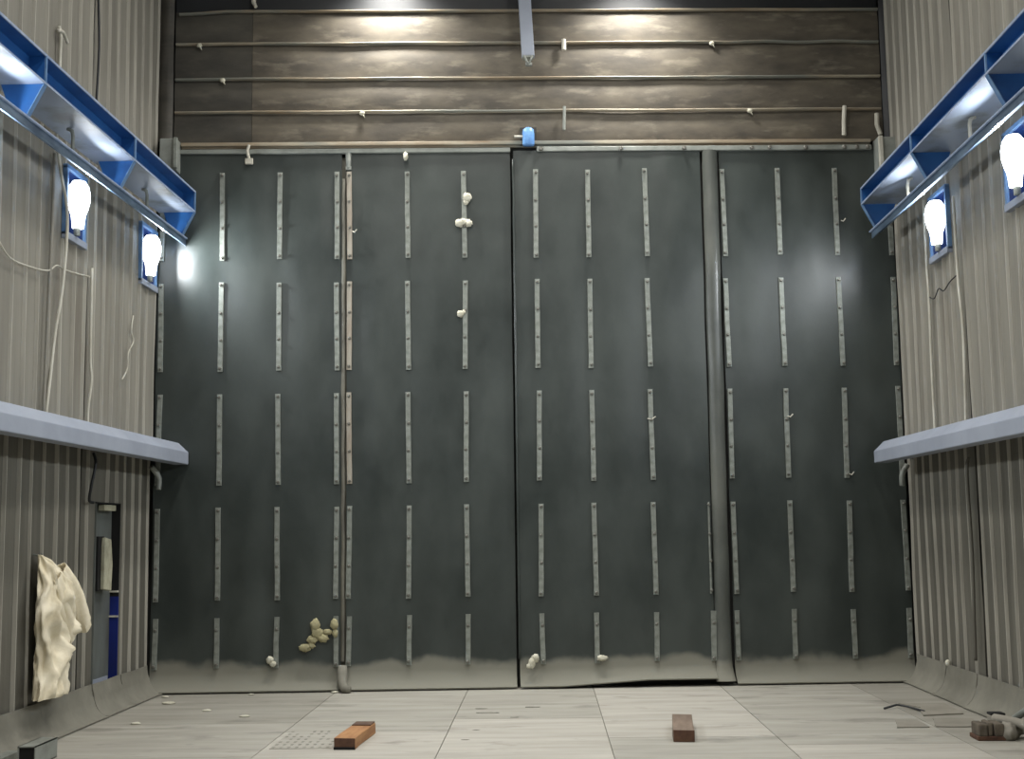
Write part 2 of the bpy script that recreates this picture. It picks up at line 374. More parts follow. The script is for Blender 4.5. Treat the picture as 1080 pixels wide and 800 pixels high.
# loose rubber end lying at the foot of the pipe
mb = MB(); mb.tube([(-2.15, -.09, .26), (-2.15, -.12, .16), (-2.14, -.19, .08), (-2.11, -.27, .045), (-2.05, -.29, .04)], [.045, .055, .05, .045, .035], 10)
tag(place(mb.build('rubber_boot', 'skirt', smooth=True), (0, 0, 0), A), 'crumpled dusty rubber end at the foot of the left seam', 'rubber end')

# ------------------------------------------------------------------ above the door
zb = [5.90, 6.265, 6.645, 7.05, 7.42]
def lining(s0, s1, z0, z1, m, label, seed):
    ns = max(4, int((s1-s0)/.12)); nz = 8; V = []
    for j in range(nz+1):
        z = z0+(z1-z0)*j/nz
        for i in range(ns+1):
            s = s0+(s1-s0)*i/ns
            V.append((s, -.012-.016*math.sin(PI*j/nz)-.008*noise.noise(Vector((s*1.7, z*3, seed))), z))
    n = ns+1; F = [(i*n+k, (i+1)*n+k, (i+1)*n+k+1, i*n+k+1) for i in range(nz) for k in range(ns)]
    o = place(nmesh('lining_sheet', V, F, m, smooth=True, solid=.006, off=0), (0, 0, 0), A)
    return tag(o, label, 'lining sheet', 'lining sheets above the large door')
nm = ['lowest', 'second lowest', 'third from the bottom', 'fourth from the bottom']
for i in range(4):
    lining(-4.02, -3.172, zb[i]+.0, zb[i+1], 'upper2', 'short grey lining sheet at the left end of the %s row' % nm[i], i)
    lining(-3.168, 3.84, zb[i]+.0, zb[i+1], 'upper', 'long stained brown lining sheet, %s row above the door' % nm[i], i+5)
o = lining(-4.02, 3.84, 7.42, CZ-.02, 'black', 'black lining sheet highest up, above the top bar', 12)  # topmost sheet darker in colour than the rows below
bars = [(6.262, -4.01, 3.82, 'first bar above the door header, with two short pipes hanging at its right'), (6.64, -4.01, 3.83, 'rusty straight bar, second above the door header'),
        (7.045, -4.01, 3.83, 'third bar above the door header, bent near its right end'), (7.42, -3.98, 3.84, 'topmost bar right under the black sheet')]
for i, (z, a, b, t) in enumerate(bars):
    mb = MB(); pts = []
    n = 60
    for k in range(n+1):
        s = a+(b-a)*k/n
        dz = .006*noise.noise(Vector((s*1.1, i*3, 0)))
        if i == 3 and s < -3.5: dz += .03*math.sin((s+3.5)*3)
        if i == 2 and s > 2.0: dz += .006*math.sin(s*8)
        pts.append(Vector((s, -.055, z+dz)))
    mb.tube(pts, .011, 8)
    fl = [Vector((p.x, -.024, p.z-.010)) for p in pts]
    V = []; 
    for p in fl: V += [p+Vector((0, 0, .016)), p+Vector((0, -.03, .010)), p+Vector((0, -.03, -.006)), p+Vector((0, 0, -.006))]
    mb.add(V, [(4*k+j, 4*k+(j+1) % 4, 4*k+4+(j+1) % 4, 4*k+4+j) for k in range(n) for j in range(4)])
    tag(place(mb.build('clamping_bar', 'rail', smooth=False), (0, 0, 0), A), 'thin tan '+t, 'bar', 'horizontal bars above the large door')
mb = MB(); mb.box((-3.93, -.09, 5.865), (3.68, -.01, 5.905)); mb.box((-3.93, -.05, 5.845), (3.68, -.012, 5.868))
tag(place(mb.build('door_header', 'rail', bevel=.006), (0, 0, 0), A), 'long tan header bar running across above the large door', 'header bar')
mb = MB(); mb.box((-3.95, -.075, 5.785), (-.32, -.005, 5.835))
tag(place(mb.build('top_angle', 'grey', bevel=.008), (0, 0, 0), A), 'dusty grey angle bar over the two left door panels', 'angle bar')
mb = MB(); mb.box((-.03, -.085, 5.785), (3.69, -.005, 5.84)); ta = place(mb.build('top_angle', 'grey', bevel=.008), (0, 0, 0), A)
tag(ta, 'grey bolted angle bar over the two right door panels', 'angle bar')
for s in (.02, .9, 1.6, 2.35, 2.55, 2.95, 3.38, 3.52, 3.64):
    b = bolt(ta, (s, -.085, 5.81)); b.scale = (1.5, 1.2, 1.5)
# grey end boxes
def endbox(s0, s1, z0, z1, label, flip):
    t = empty('end_box', bk((s0+s1)/2, -.05, z0), A, label=label, cat='box', group='grey boxes at the ends of the door header')
    w = (s1-s0)/2; h = z1-z0
    MB().box((-w, -.16, 0), (w, .04, h)).build('box_body', 'grey', t, bevel=.01)
    x = w-.035 if not flip else -w-.0
    MB().box((x, -.20, 0.02 if not flip else -.06), (x+.045, -.158, h)).build('edge_plate', 'pale' if flip else 'batten', t, bevel=.006)
endbox(-4.13, -3.94, 5.56, 5.92, 'grey steel box at the left end of the door header', False)
endbox(3.72, 3.93, 5.52, 5.89, 'grey steel box at the right end of the door header', True)
# dark strips in the corners above
for (s0, s1, lab, sd) in ((-4.20, -4.03, 'dark hanging rubber strip in the upper left corner', 1), (3.845, 4.0, 'dark hanging rubber strip in the upper right corner', 2)):
    V = []; 
    for i in range(30):
        z = 5.93+i*(CZ-.03-5.93)/29
        for k in range(5):
            s = s0+(s1-s0)*k/4
            V.append((s, -.05-.03*math.sin(PI*k/4)-.02*noise.noise(Vector((z*1.5, k*.7, sd))), z))
    F = [(i*5+k, i*5+k+1, i*5+5+k+1, i*5+5+k) for i in range(29) for k in range(4)]
    tag(place(nmesh('corner_strip', V, F, 'upper2' if sd == 1 else 'black', smooth=True, solid=.01), (0, 0, 0), A), lab, 'rubber strip')
# short pipes and brackets on the bars
def spipe(pts, r, m, label, name='short_pipe', cat='pipe'):
    mb = MB(); mb.tube(pts, r, 8); tag(place(mb.build(name, m, smooth=False), (0, 0, 0), A), label, cat)
spipe([(3.40, -.10, 6.275), (3.385, -.10, 6.10), (3.38, -.10, 5.94)], .024, 'pale', 'short pale pipe hanging from the lowest bar near its right end')
mb = MB(); mb.tube([(3.76, -.09, 6.19), (3.755, -.09, 6.06), (3.79, -.09, 5.95)], .026, 8)
tag(place(mb.build('short_pipe', 'pale'), (0, 0, 0), A), 'short pale bent pipe at the far right of the lowest bar', 'pipe')
spipe([(.285, -.095, 6.29), (.28, -.095, 6.15), (.275, -.095, 6.02)], .017, 'grey', 'thin grey rod hanging from the lowest bar right of centre', 'hanging_rod', 'rod')
spipe([(.29, -.09, 7.06), (.29, -.09, 6.94)], .026, 'pale', 'stubby pale peg under the third bar, right of centre', 'peg', 'peg')
mb = MB(); mb.tube([(-3.18, -.11, 5.87), (-3.20, -.11, 5.80), (-3.18, -.10, 5.72)], .017, 8); mb.box((-3.22, -.115, 5.66), (-3.14, -.08, 5.72))
tag(place(mb.build('hook', 'pale'), (0, 0, 0), A), 'pale hook hanging over the farthest left door panel', 'hook')
mb = MB(); mb.tube([(-3.14, -.10, 7.62), (-3.15, -.10, 7.5), (-3.12, -.11, 7.44)], [.028, .026, .018], 8)
tag(place(mb.build('peg', 'pale'), (0, 0, 0), A), 'pale peg above the topmost bar at upper left', 'peg')
mb = MB(); mb.blob((-1.47, -.11, 5.73), .045, (.55, .5, 1), 3)
tag(place(mb.build('foam_lump', 'foam', smooth=True), (0, 0, 0), A), 'small pale foam drip at the top of the second door panel', 'foam')
for (s, z, t) in ((-3.75, 7.02, 'under the third bar at far left'), (-3.49, 6.62, 'under the second bar at left'), (-1.95, 6.235, 'under the lowest bar left of centre'), (1.95, 7.02, 'under the third bar, right part'), (2.35, 6.24, 'under the lowest bar, right part')):
    mb = MB(); mb.blob((s, -.062, z), .024, (1.2, .7, 1), s); mb.tube([(s, -.062, z), (s+.03, -.066, z-.05)], [.013, .004], 6)
    tag(place(mb.build('foam_drip', 'foam', smooth=True), (0, 0, 0), A), 'tiny pale drip '+t, 'drip', 'drips under the bars')
# hanging lavender post
t = empty('hanging_post', bk(-.115, -.25, 6.78), A, label='lavender grey steel post hanging down over the centre of the upper wall', cat='post')
mb = MB(); H = CZ-6.80-.02; tl = -.037*H/.8
mb.add([(-.068, -.05, .02), (.068, -.05, .02), (.068, .05, .02), (-.068, .05, .02), (-.068+tl, -.05, H+.02), (.068+tl, -.05, H+.02), (.068+tl, .05, H+.02), (-.068+tl, .05, H+.02)],
       [(0, 3, 2, 1), (4, 5, 6, 7), (0, 1, 5, 4), (1, 2, 6, 5), (2, 3, 7, 6), (3, 0, 4, 7)])
mb.build('post_body', 'lavender', t, bevel=.006)
mb = MB(); mb.box((-.06, -.052, -.0), (.055, .05, .018)); mb.tube([(-.045, -.05, .02), (-.02, -.06, -.05), (0, -.05, -.075)], .012, 6); mb.tube([(.045, -.05, .02), (.03, -.06, -.03), (.0, -.05, -.075)], .010, 6); mb.box((-.03, -.05, -.09), (.04, .0, -.06))
mb.build('end_bracket', 'grey', t)
# blue cylinder at the top of the centre seam
t = empty('blue_roller', bk(-.12, -.11, 5.86), A, label='small sky blue roller above the centre seam of the door', cat='roller')
mb = MB(); n = 14; V = []
for z, r in ((-.02, .06), (0, .066), (.12, .066), (.165, .058), (.185, .03)):
    V += [(r*math.cos(2*PI*k/n), .7*r*math.sin(2*PI*k/n), z) for k in range(n)]
F = [(i*n+k, i*n+(k+1) % n, (i+1)*n+(k+1) % n, (i+1)*n+k) for i in range(4) for k in range(n)]+[tuple(range(n))[::-1], tuple(range(4*n, 5*n))]
nmesh('roller_body', V, F, 'skyblue', t, smooth=True)
MB().tube([(-.155, 0, .085), (-.05, 0, .085)], .014, 8).build('axle', 'pale', t)
MB().box((-.09, .04, .0), (.09, .085, .2)).build('mounting_plate', 'slab', t)

# ------------------------------------------------------------------ foam lumps on the door
def foam(parts, m, label, name='foam_lump'):
    mb = MB()
    for i, (s, d, z, r, sq) in enumerate(parts): mb.blob((s, d, z), r, sq, i*1.7+s)
    tag(place(mb.build(name, m, smooth=True), (0, 0, 0), A), label, 'foam lump', 'foam lumps stuck to the door')
foam([(-.80, -.085, 5.27, .045, (1, .6, 1.1)), (-.815, -.08, 5.22, .03, (1, .7, 1))], 'foam', 'pale foam lump stuck high on the right batten of the second panel')
foam([(-.885, -.08, 4.985, .048, (1, .6, .9)), (-.79, -.08, 4.985, .045, (1, .6, .9)), (-.84, -.085, 5.0, .035, (1, .6, 1))], 'foam', 'pair of pale foam lumps across the right batten of the second panel')
foam([(-.885, -.08, 3.98, .036, (1, .7, 1)), (-.85, -.085, 4.0, .022, (1, .7, 1))], 'foam', 'small pale foam lump on the second batten down of the second panel')
foam([(-2.91, -.075, .33, .036, (1, .7, 1.1)), (-2.88, -.08, .29, .03, (1.1, .7, 1))], 'foam', 'pale foam lump near the floor on the first panel')
foam([(-.13, -.12, .31, .045, (.9, .6, 1)), (-.17, -.14, .26, .045, (.8, .6, 1.2)), (-.19, -.15, .235, .03, (1.2, .6, .8))], 'foam', 'pale foam lump at the foot of the centre seam')
foam([(.575, -.11, .30, .038, (1.4, .7, .8))], 'foam', 'pale foam lump at the foot of a batten just right of centre')
foam([(-2.44, -.07, .68, .055, (.9, .5, 1.2)), (-2.42, -.07, .6, .06, (1, .5, .9)), (-2.36, -.07, .55, .055, (1.1, .5, .8)), (-2.47, -.07, .53, .045, (1.2, .5, .9)),
      (-2.55, -.07, .45, .05, (1.2, .5, .8)), (-2.48, -.07, .47, .035, (1.2, .5, .8)), (-2.31, -.07, .61, .04, (1.3, .5, .7)), (-2.24, -.085, .69, .05, (.8, .5, 1.1)), (-2.23, -.085, .6, .035, (.8, .5, 1.3))],
     'foamy', 'spreading cluster of yellowish foam lumps low on the first panel')
# thin wire twists sticking out of some battens
for (s, z, ln) in ((1.16, 2.82, .09), (2.66, 2.83, .06), (-2.03, 4.9, .05), (3.30, 2.2, .05), (3.33, 4.98, .05)):
    mb = MB(); mb.tube([(s-ln/2, -.095, z), (s, -.10, z-.012), (s+ln/2, -.10, z+.02)], .007, 6)
    tag(place(mb.build('wire_twist', 'pale'), (0, 0, 0), A), {1.16: 'pale wire twist on the rightmost batten of the third panel', 2.66: 'pale wire twist on the second batten of the farthest right panel',
        -2.03: 'pale wire twist high beside the left seam pipe', 3.30: 'pale wire twist at the batten end near the right guard rail', 3.33: 'pale wire twist high on the farthest right panel'}[s], 'wire')

# ------------------------------------------------------------------ blue beams on both sides
def beam(sgn, X, W, yend, z0, z1, slope, ys, lab):
    """X outer face, W wall face; sgn=+1 when the wall lies at -x."""
    t = empty('blue_beam', (W, -6, z0), 0, label=lab, cat='beam', group='blue steel beams high on the side walls')
    Y0 = -12.4
    def P(x, y, z): return Vector((x-W, y+6, z-z0+slope*(y-yend)))
    i = -sgn   # direction from the room towards the wall
    web = X+i*.13
    def bx(mb, x0, x1, y0, y1, za, zb_, mi=0):
        xa, xb = min(x0, x1), max(x0, x1)
        V = [P(x, y, z) for z in (za, zb_) for (x, y) in ((xa, y0), (xb, y0), (xb, y1), (xa, y1))]
        mb.add(V, [(0, 3, 2, 1), (4, 5, 6, 7), (0, 1, 5, 4), (1, 2, 6, 5), (2, 3, 7, 6), (3, 0, 4, 7)], mi)
    mb = MB(); bx(mb, web, web+i*.012, Y0, yend, z0, z1); bx(mb, X, web, Y0, yend, z1-.010, z1)
    mb.build('channel', 'blue', t)
    mb = MB(); bx(mb, X-i*.006, X+i*.004, Y0, yend, z1-.013, z1+.007); mb.build('top_lip', 'palelip', t)
    mb = MB(); bx(mb, X-i*.006, X+i*.004, Y0, yend, z0-.012, z0+.006); mb.build('bottom_lip', 'palelip', t)
    mb = MB(); bx(mb, X+i*.004, W+sgn*.035, Y0, yend-.0, z0-.008, z0+.004); mb.build('soffit', 'soffit', t)
    zr = z0-.30
    for k, y in enumerate(ys):
        # stiffener in the channel
        mb = MB(); bx(mb, X-i*.002, web, y-.008, y+.008, z0+.004, z1-.010); mb.build('stiffener', 'blue', t)
        mb = MB(); bx(mb, X-i*.008, X+i*.006, y-.012, y+.008, z0+.004, z1-.010); mb.build('stiffener_edge', 'bluelip', t)
        # tapered bracket below
        xa, xb, xc, xd = X+i*.004, W+sgn*.09, W+sgn*.18, X+i*.13
        zt, zm = z0-.008, zr+.045
        mb = MB(); V = []
        for yy in (y-.007, y+.007): V += [P(xa, yy, zt), P(xb, yy, zt), P(xc, yy, zm), P(xd, yy, zm)]
        mb.add(V, [(0, 1, 2, 3), (7, 6, 5, 4), (0, 4, 5, 1), (1, 5, 6, 2), (2, 6, 7, 3), (3, 7, 4, 0)])
        mb.build('bracket', 'blue', t)
        mb = MB(); V = []
        for yy in (y-.03, y+.03):
            V += [P(xa, yy, zt), P(xa-i*.008, yy, zt), P(xd-i*.008, yy, zm), P(xd, yy, zm)]
        mb.add(V, [(0, 1, 2, 3), (7, 6, 5, 4), (0, 4, 5, 1), (1, 5, 6, 2), (2, 6, 7, 3), (3, 7, 4, 0)])
        mb.build('bracket_flange', 'bluelip', t)
        mb = MB(); mb.tube([P((xc+xd)/2, y, zm+.01), P((xc+xd)/2, y, zr)], .02, 8); mb.build('bracket_foot', 'pale', t)
    for y in [yend-1.05]+[y-1.03 for y in ys[1:]]:
        xm = X+i*.20
        mb = MB(); mb.tube([P(xm+i*.05, y, z0-.01), P(xm+i*.01, y, z0-.03), P(xm, y, z0-.08), P(xm, y, zr)], .017, 8); mb.build('hanger', 'pale' if sgn < 0 else 'grey', t, smooth=True)
    # lower rail: angle profile
    mb = MB(); xr = X+i*.10
    prof = [(0, 0), (0, -.075), (.010, -.075), (.010, -.012), (.10, -.012), (.10, 0)]
    V = []; n = len(prof)
    for y in (Y0, yend+.02): V += [P(xr+i*u, y, zr+v) for u, v in prof]
    mb.add(V, [tuple(range(n)), tuple(range(n, 2*n))[::-1]]+[(k, (k+1) % n, n+(k+1) % n, n+k) for k in range(n)])
    mb.build('lower_rail', 'chrome', t)
    mb = MB(); mb.tube([P(xr-i*.006, Y0, zr+.006), P(xr-i*.006, yend+.06, zr+.006)], .012, 8); mb.build('rail_nose', 'palelip', t)
    return t
beam(1, -3.76, L, -.24, 5.14, 5.36, .013, [-.255, -2.30, -4.45, -6.5, -8.6, -10.7], 'blue steel beam with brackets and pale underside high on the left wall')
beam(-1, 3.47, R, -.20, 5.09, 5.26, -.004, [-.215, -2.10, -4.15, -6.2, -8.3, -10.4], 'blue steel beam with brackets and pale underside high on the right wall')

# ------------------------------------------------------------------ guard rails
def guard(sgn, X, W, yend, z0, z1, zt, label):
    i = -sgn; mb = MB(); Y0 = -12.4
    prof = [(X, z0), (X, z1), (X+i*.11, zt), (W+sgn*.03, zt), (W+sgn*.03, z0+.09), (X+i*.14, z0)]
    n = len(prof)
    V = [(x, Y0, z) for x, z in prof]
    ye = [yend, yend, yend+.0, yend+.0, yend, yend]
    V += [(x, y, z) for (x, z), y in zip(prof, ye)]
    mb.add(V, [tuple(range(n)), tuple(range(n, 2*n))[::-1]]+[(k, (k+1) % n, n+(k+1) % n, n+k) for k in range(n)])
    tag(mb.build('guard_rail', 'lavender', bevel=.008), label, 'guard rail', 'grey guard rails halfway up the side walls')
guard(1, -3.79, L, -.24, 2.385, 2.515, 2.62, 'lavender grey box guard rail halfway up the left wall')
guard(-1, 3.49, R, -.16, 2.30, 2.425, 2.53, 'lavender grey box guard rail halfway up the right wall')

# ------------------------------------------------------------------ lamps set into the side walls
LE = 52
def lamp(sgn, W, y, hw, z0, z1, label):
    t = empty('wall_lamp', (W, y, z0), 0, label=label, cat='lamp', group='glowing lamps set in blue frames in the side walls')
    h = z1-z0; i = -sgn
    def bx(mb, x0, x1, y0, y1, za, zb_): mb.box((min(x0, x1), y0, za), (max(x0, x1), y1, zb_))
    mb = MB(); bx(mb, i*.15, i*.14, -hw, hw, 0, h)
    bx(mb, i*.15, sgn*.02, -hw, -hw+.012, 0, h); bx(mb, i*.15, sgn*.02, hw-.012, hw, 0, h); bx(mb, i*.15, sgn*.02, -hw, hw, h-.012, h); bx(mb, i*.15, sgn*.02, -hw, hw, 0, .012)
    mb.build('housing', 'housing', t)
    mb = MB(); w = .035
    bx(mb, 0, sgn*.045, -hw-w, -hw+.006, -.02, h+.02); bx(mb, 0, sgn*.045, hw-.006, hw+w, -.02, h+.02)
    bx(mb, 0, sgn*.045, -hw-w, hw+w, h-.006, h+.035)
    mb.build('frame', 'bluelip', t, bevel=.005)
    mb = MB(); bx(mb, 0, sgn*.055, -hw-w, hw+w, -.055, .008); mb.build('sill', 'lavender', t, bevel=.005)
    # glowing body shaped like the lamp's glare, wide above, narrow below
    prof = [(.0, h-.06), (.055, h-.075), (.085, h-.12), (.100, h-.19), (.098, h-.26), (.082, h-.33), (.062, h-.385), (.055, h-.44), (.05, h-.50), (.0, h-.505)]
    n = 16; V = []
    for r, z in prof: V += [(sgn*.07+r*math.cos(2*PI*k/n), -.04+r*1.05*math.sin(2*PI*k/n), z) for k in range(n)]
    F = [(a*n+k, a*n+(k+1) % n, (a+1)*n+(k+1) % n, (a+1)*n+k) for a in range(len(prof)-1) for k in range(n)]
    nmesh('glare_bulb', V, F, 'glow', t, smooth=True)
    la = bpy.data.lights.new('bulb_light', 'AREA'); la.shape = 'ELLIPSE'; la.spread = math.radians(165); la.size = .36; la.size_y = .13; la.energy = LE; la.color = (.93, .97, 1)
    lo = bpy.data.objects.new('bulb_light', la); C.objects.link(lo); lo.parent = t
    lo.location = (sgn*.175, -.04, h-.25); lo.rotation_euler = (0, -sgn*PI/2, 0)
    mb = MB(); mb.tube([(sgn*.06, -.04, .012), (sgn*.06, -.04, h-.49)], .03, 10); mb.build('socket', 'grey', t)
    return t
ORD = ['first', 'second', 'third', 'fourth', 'fifth', 'sixth']
nl = ['in a blue frame on the left wall, nearer the picture edge', 'in a blue frame on the left wall, close to the big rubber door']
nr = ['in a blue frame on the right wall, close to the big rubber door', 'on the right wall, cut by the right picture edge']
for k, (y, w) in enumerate(LampsL): lamp(1, L, y, w, 4.29, 4.87, 'glowing lamp '+(nl[k] if k < 2 else 'on the left wall, behind the picture edge, lamp %s from the door' % ORD[k]))
for k, (y, w) in enumerate(LampsR): lamp(-1, R, y, w, 4.27, 4.85, 'glowing lamp '+(nr[k] if k < 2 else 'on the right wall, behind the picture edge, lamp %s from the door' % ORD[k]))

# ceiling floodlights
def flood(x, y, z, w, d, label, power, tilt=0, spread=160, col=(1, .97, .92)):
    t = empty('flood_light', (x, y, z), 0, label=label, cat='lamp', group='floodlights under the ceiling')
    t.rotation_euler.x = tilt
    mb = MB(); mb.prism([(-w/2, 0), (w/2, 0), (w/2-.06, .12), (-w/2+.06, .12)], -d/2, d/2, lambda u, v, q: Vector((u, q, v))); mb.build('lamp_housing', 'grey', t)
    mb = MB(); mb.box((-w/2+.03, -d/2+.03, -.006), (w/2-.03, d/2-.03, 0)); mb.build('diffuser', 'flood', t)
    mb = MB(); mb.tube([(0, 0, .12), (0, 0, CZ-z-.0)], .02, 6); mb.build('drop_rod', 'grey', t)
    la = bpy.data.lights.new('flood_lamp', 'AREA'); la.shape = 'RECTANGLE'; la.size = w-.08; la.size_y = d-.08; la.energy = power; la.color = col; la.spread = math.radians(spread)
    o = bpy.data.objects.new('lamp_source', la); C.objects.link(o); o.parent = t; o.location = (0, 0, -.02)
for i, (x, p) in enumerate(((-1.62, 92), (1.12, 84))):
    flood(x, -.52, 7.95, .5, .35, 'small ceiling floodlight close over the %s half of the upper wall' % ('left', 'right')[i], p, spread=118)
for i, (y, x, p) in enumerate(((-3.4, -1.5, 75), (-3.4, 1.3, 75), (-8, -1.5, 120), (-8, 1.3, 120), (-12.6, -1.5, 110), (-12.6, 1.3, 110))):
    flood(x, y, 8.9, .7, .7, 'ceiling floodlight over the %s of the room on the %s' % (('far end', 'middle', 'near end')[i//2], ('left', 'right')[i % 2]), p)

# ------------------------------------------------------------------ small side doorway
a, b, c, d = DOOR
t = empty('door_1', (L, (a+b)/2, c), 0); t['kind'] = 'structure'
hy = (b-a)/2; H = d-c
leaf = MB().box((-.10, -hy, .0), (-.085, hy, H)).build('door_leaf', 'doorleaf', t)
MB().box((-.084, -hy+.05, .05), (-.074, hy-.06, .10)).build('kick_bar', 'lavender', leaf)
MB().box((-.13, hy-.012, .0), (-.0, hy, H*.485)).build('jamb', 'navy', t)
MB().box((-.13, hy-.012, H*.485), (-.0, hy, H)).build('upper_jamb', 'hollow', t)
MB().box((-.13, -hy, H-.012), (-.0, hy, H)).build('lintel', 'hollow', t)
MB().box((-.13, -hy, 0), (-.0, -hy+.012, H)).build('near_jamb', 'doorleaf', t)
MB().box((-.07, -hy+.25, H-.075), (-.01, hy-.11, H-.02)).build('top_plate', 'dust', t, bevel=.004)
for zz in (.895, .655): MB().box((-.085, hy-.035, zz), (-.0, hy-.012, zz+.016)).build('hinge_bar', 'pale', t)
# hanging dusty pad in front of the door
mb = MB(); V = []
for (yy, zz) in ((-.10, 1.00), (.11, .98), (.13, 1.24), (.08, 1.47), (-.08, 1.49), (-.10, 1.40)):
    V += [(-.035, yy, zz)]
V2 = [Vector(v)+Vector((.04, 0, 0)) for v in V]; n = 6
mb.add(V+V2, [tuple(range(n)), tuple(range(n, 2*n))[::-1]]+[(k, (k+1) % n, n+(k+1) % n, n+k) for k in range(n)])
mb.box((-.085, -.16, .99), (-.036, .0, 1.5), 1)  # black slab at the pad's near side, its shadow put into colour
o = mb.build('hanging_pad', ['dust', 'hollow'], None, bevel=.008); o.location = (L, (a+b)/2, c-.06)
tag(o, 'dusty pale rectangular pad hanging in the small side doorway', 'pad')

# ------------------------------------------------------------------ cables and conduits on the side walls
def cable(pts, r, m, label, name='cable', cat='cable', sm=True):
    mb = MB(); P = [Vector(p) for p in pts]; Q = []
    for i in range(len(P)-1):
        p0, p1, p2, p3 = P[max(i-1, 0)], P[i], P[i+1], P[min(i+2, len(P)-1)]
        for k in range(6):
            u = k/6; Q.append(.5*((2*p1)+(p2-p0)*u+(2*p0-5*p1+4*p2-p3)*u*u+(3*p1-p0-3*p2+p3)*u**3))
    Q.append(P[-1]); mb.tube(Q, r, 8)
    tag(mb.build(name, m, smooth=True), label, cat)
X = L+.045
cable([(X, -3.22, 5.08), (X, -3.10, 4.78), (X+.05, -3.05, 4.4), (X+.03, -3.06, 3.8), (X, -3.12, 3.38), (X, -3.2, 3.0), (X, -3.28, 2.63)], .014, 'pale', 'pale conduit running down below the nearer left lamp')
cable([(X, -3.25, 4.9), (X, -3.27, 4.0), (X, -3.30, 3.4), (X, -3.33, 2.63)], .015, 'sheet', 'grey conduit beside the pale one on the left wall')
cable([(X, -4.3, 3.90), (X, -4.07, 3.81), (X, -3.6, 3.83), (X, -3.31, 3.87), (X, -3.13, 3.95), (X, -2.95, 3.95), (X, -2.6, 3.98), (X, -2.33, 4.01)], .007, 'pale', 'thin pale wire running sideways along the left wall')
cable([(X, -1.07, 3.86), (X, -1.12, 3.70), (X, -1.05, 3.6), (X, -1.2, 3.46), (X, -1.22, 3.3), (X, -1.38, 3.17)], .007, 'pale', 'thin pale wavy wire on the left wall under the farther lamp')
cable([(X, -2.28, 4.1), (X, -2.27, 3.3), (X+.01, -2.25, 3.07), (X, -2.29, 2.8), (X, -2.29, 2.6)], .013, 'pale', 'pale pipe along the seam of the left wall sheets')
cable([(X-.01, -3.20, 6.05), (X+.005, -3.20, 5.95), (X, -3.19, 5.8), (X, -3.19, 5.5)], .014, 'pale', 'short pale pipe above the left blue beam', 'pipe', 'pipe')
cable([(X, -3.26, 5.99), (X+.02, -3.19, 6.0), (X+.02, -3.08, 5.95)], .015, 'pale', 'pale hooked clip above the left blue beam', 'clip', 'clip')
cable([(X+.01, -2.15, 2.40), (X+.05, -2.2, 2.3), (X+.03, -2.24, 2.1), (X, -2.2, 1.97), (X, -2.1, 1.95)], .014, 'black', 'black cable bending down under the left guard rail')
cable([(X+.02, -.45, 2.36), (X+.08, -.38, 2.25), (X+.08, -.38, 2.12)], .03, 'grey', 'short grey fitting under the far end of the left guard rail', 'pipe_fitting', 'fitting')
cable([(X, -2.31, 7.6), (X, -2.30, 6.8), (X+.01, -2.27, 6.2), (X, -2.30, 5.5)], .012, 'black', 'dark cable in the upper left seam')
X = R-.045
cable([(X, -1.10, 3.90), (X, -1.25, 3.86), (X, -1.4, 3.93), (X, -1.55, 3.88), (X, -1.75, 3.93), (X, -1.94, 3.95)], .006, 'black', 'dark ragged wire across the right wall below the farther lamp')
cable([(X, -1.06, 4.9), (X, -1.06, 4.2), (X, -1.08, 3.9), (X, -1.05, 3.2), (X, -1.05, 2.5)], .014, 'pale', 'pale pipe down the right wall beside the farther lamp')
cable([(X, -1.98, 4.7), (X, -1.99, 3.9), (X+.01, -2.02, 3.4), (X, -1.98, 2.5)], .014, 'pale', 'pale pipe along the seam of the right wall')
cable([(X, -2.02, 2.25), (X-.02, -2.0, 2.1), (X, -1.96, 1.4), (X, -1.92, .8), (X, -1.9, .42)], .016, 'sheet2', 'grey pipe at the seam low on the right wall')
cable([(X-.02, -.1, 2.28), (X-.08, -.1, 2.18), (X-.08, -.08, 2.06)], .03, 'grey', 'short grey fitting under the far end of the right guard rail', 'pipe_fitting', 'fitting')

# ------------------------------------------------------------------ hanging coat on the left wall
t = empty('hanging_coat', (L, -3.1, .3), 0, label='cream cloth coverall hanging from a hook on the left wall', cat='coat')
prof = [  # z, y near, y far, thickness
 (1.50, -3.37, -3.33, .03), (1.46, -3.40, -3.26, .06), (1.40, -3.43, -3.12, .10), (1.34, -3.45, -3.02, .14), (1.26, -3.46, -2.93, .17), (1.16, -3.50, -2.90, .18), (1.06, -3.54, -2.86, .19),
 (.96, -3.55, -2.84, .20), (.86, -3.53, -2.84, .19), (.78, -3.48, -2.86, .17), (.70, -3.48, -2.92, .17), (.62, -3.50, -2.95, .18), (.54, -3.52, -2.96, .19), (.46, -3.54, -2.96, .20), (.40, -3.56, -2.95, .20), (.355, -3.57, -2.94, .20)]
ridges = [((-3.36, 1.45), (-3.44, .95), .05, .05), ((-3.32, 1.42), (-3.02, 1.05), .06, .05), ((-3.25, 1.2), (-3.02, .86), .07, .045), ((-3.42, .98), (-3.1, .62), .06, .04), ((-3.0, .9), (-3.38, .55), .06, .045),
          ((-3.45, .8), (-3.42, .4), .06, .045), ((-3.22, .8), (-3.28, .38), .06, .04), ((-3.05, .75), (-3.02, .4), .05, .04), ((-3.5, 1.05), (-3.3, 1.12), .05, .04), ((-3.12, 1.36), (-2.96, 1.16), .05, .04)]
def ridge(y, z):
    q = 0
    for (p, r, am, w) in ridges:
        vx, vz = r[0]-p[0], r[1]-p[1]; l2 = vx*vx+vz*vz; u = max(0, min(1, ((y-p[0])*vx+(z-p[1])*vz)/l2))
        dx, dz = y-p[0]-u*vx, z-p[1]-u*vz; q += am*math.exp(-(dx*dx+dz*dz)/(w*w))
    return q
V = []; n = 64; zz = []
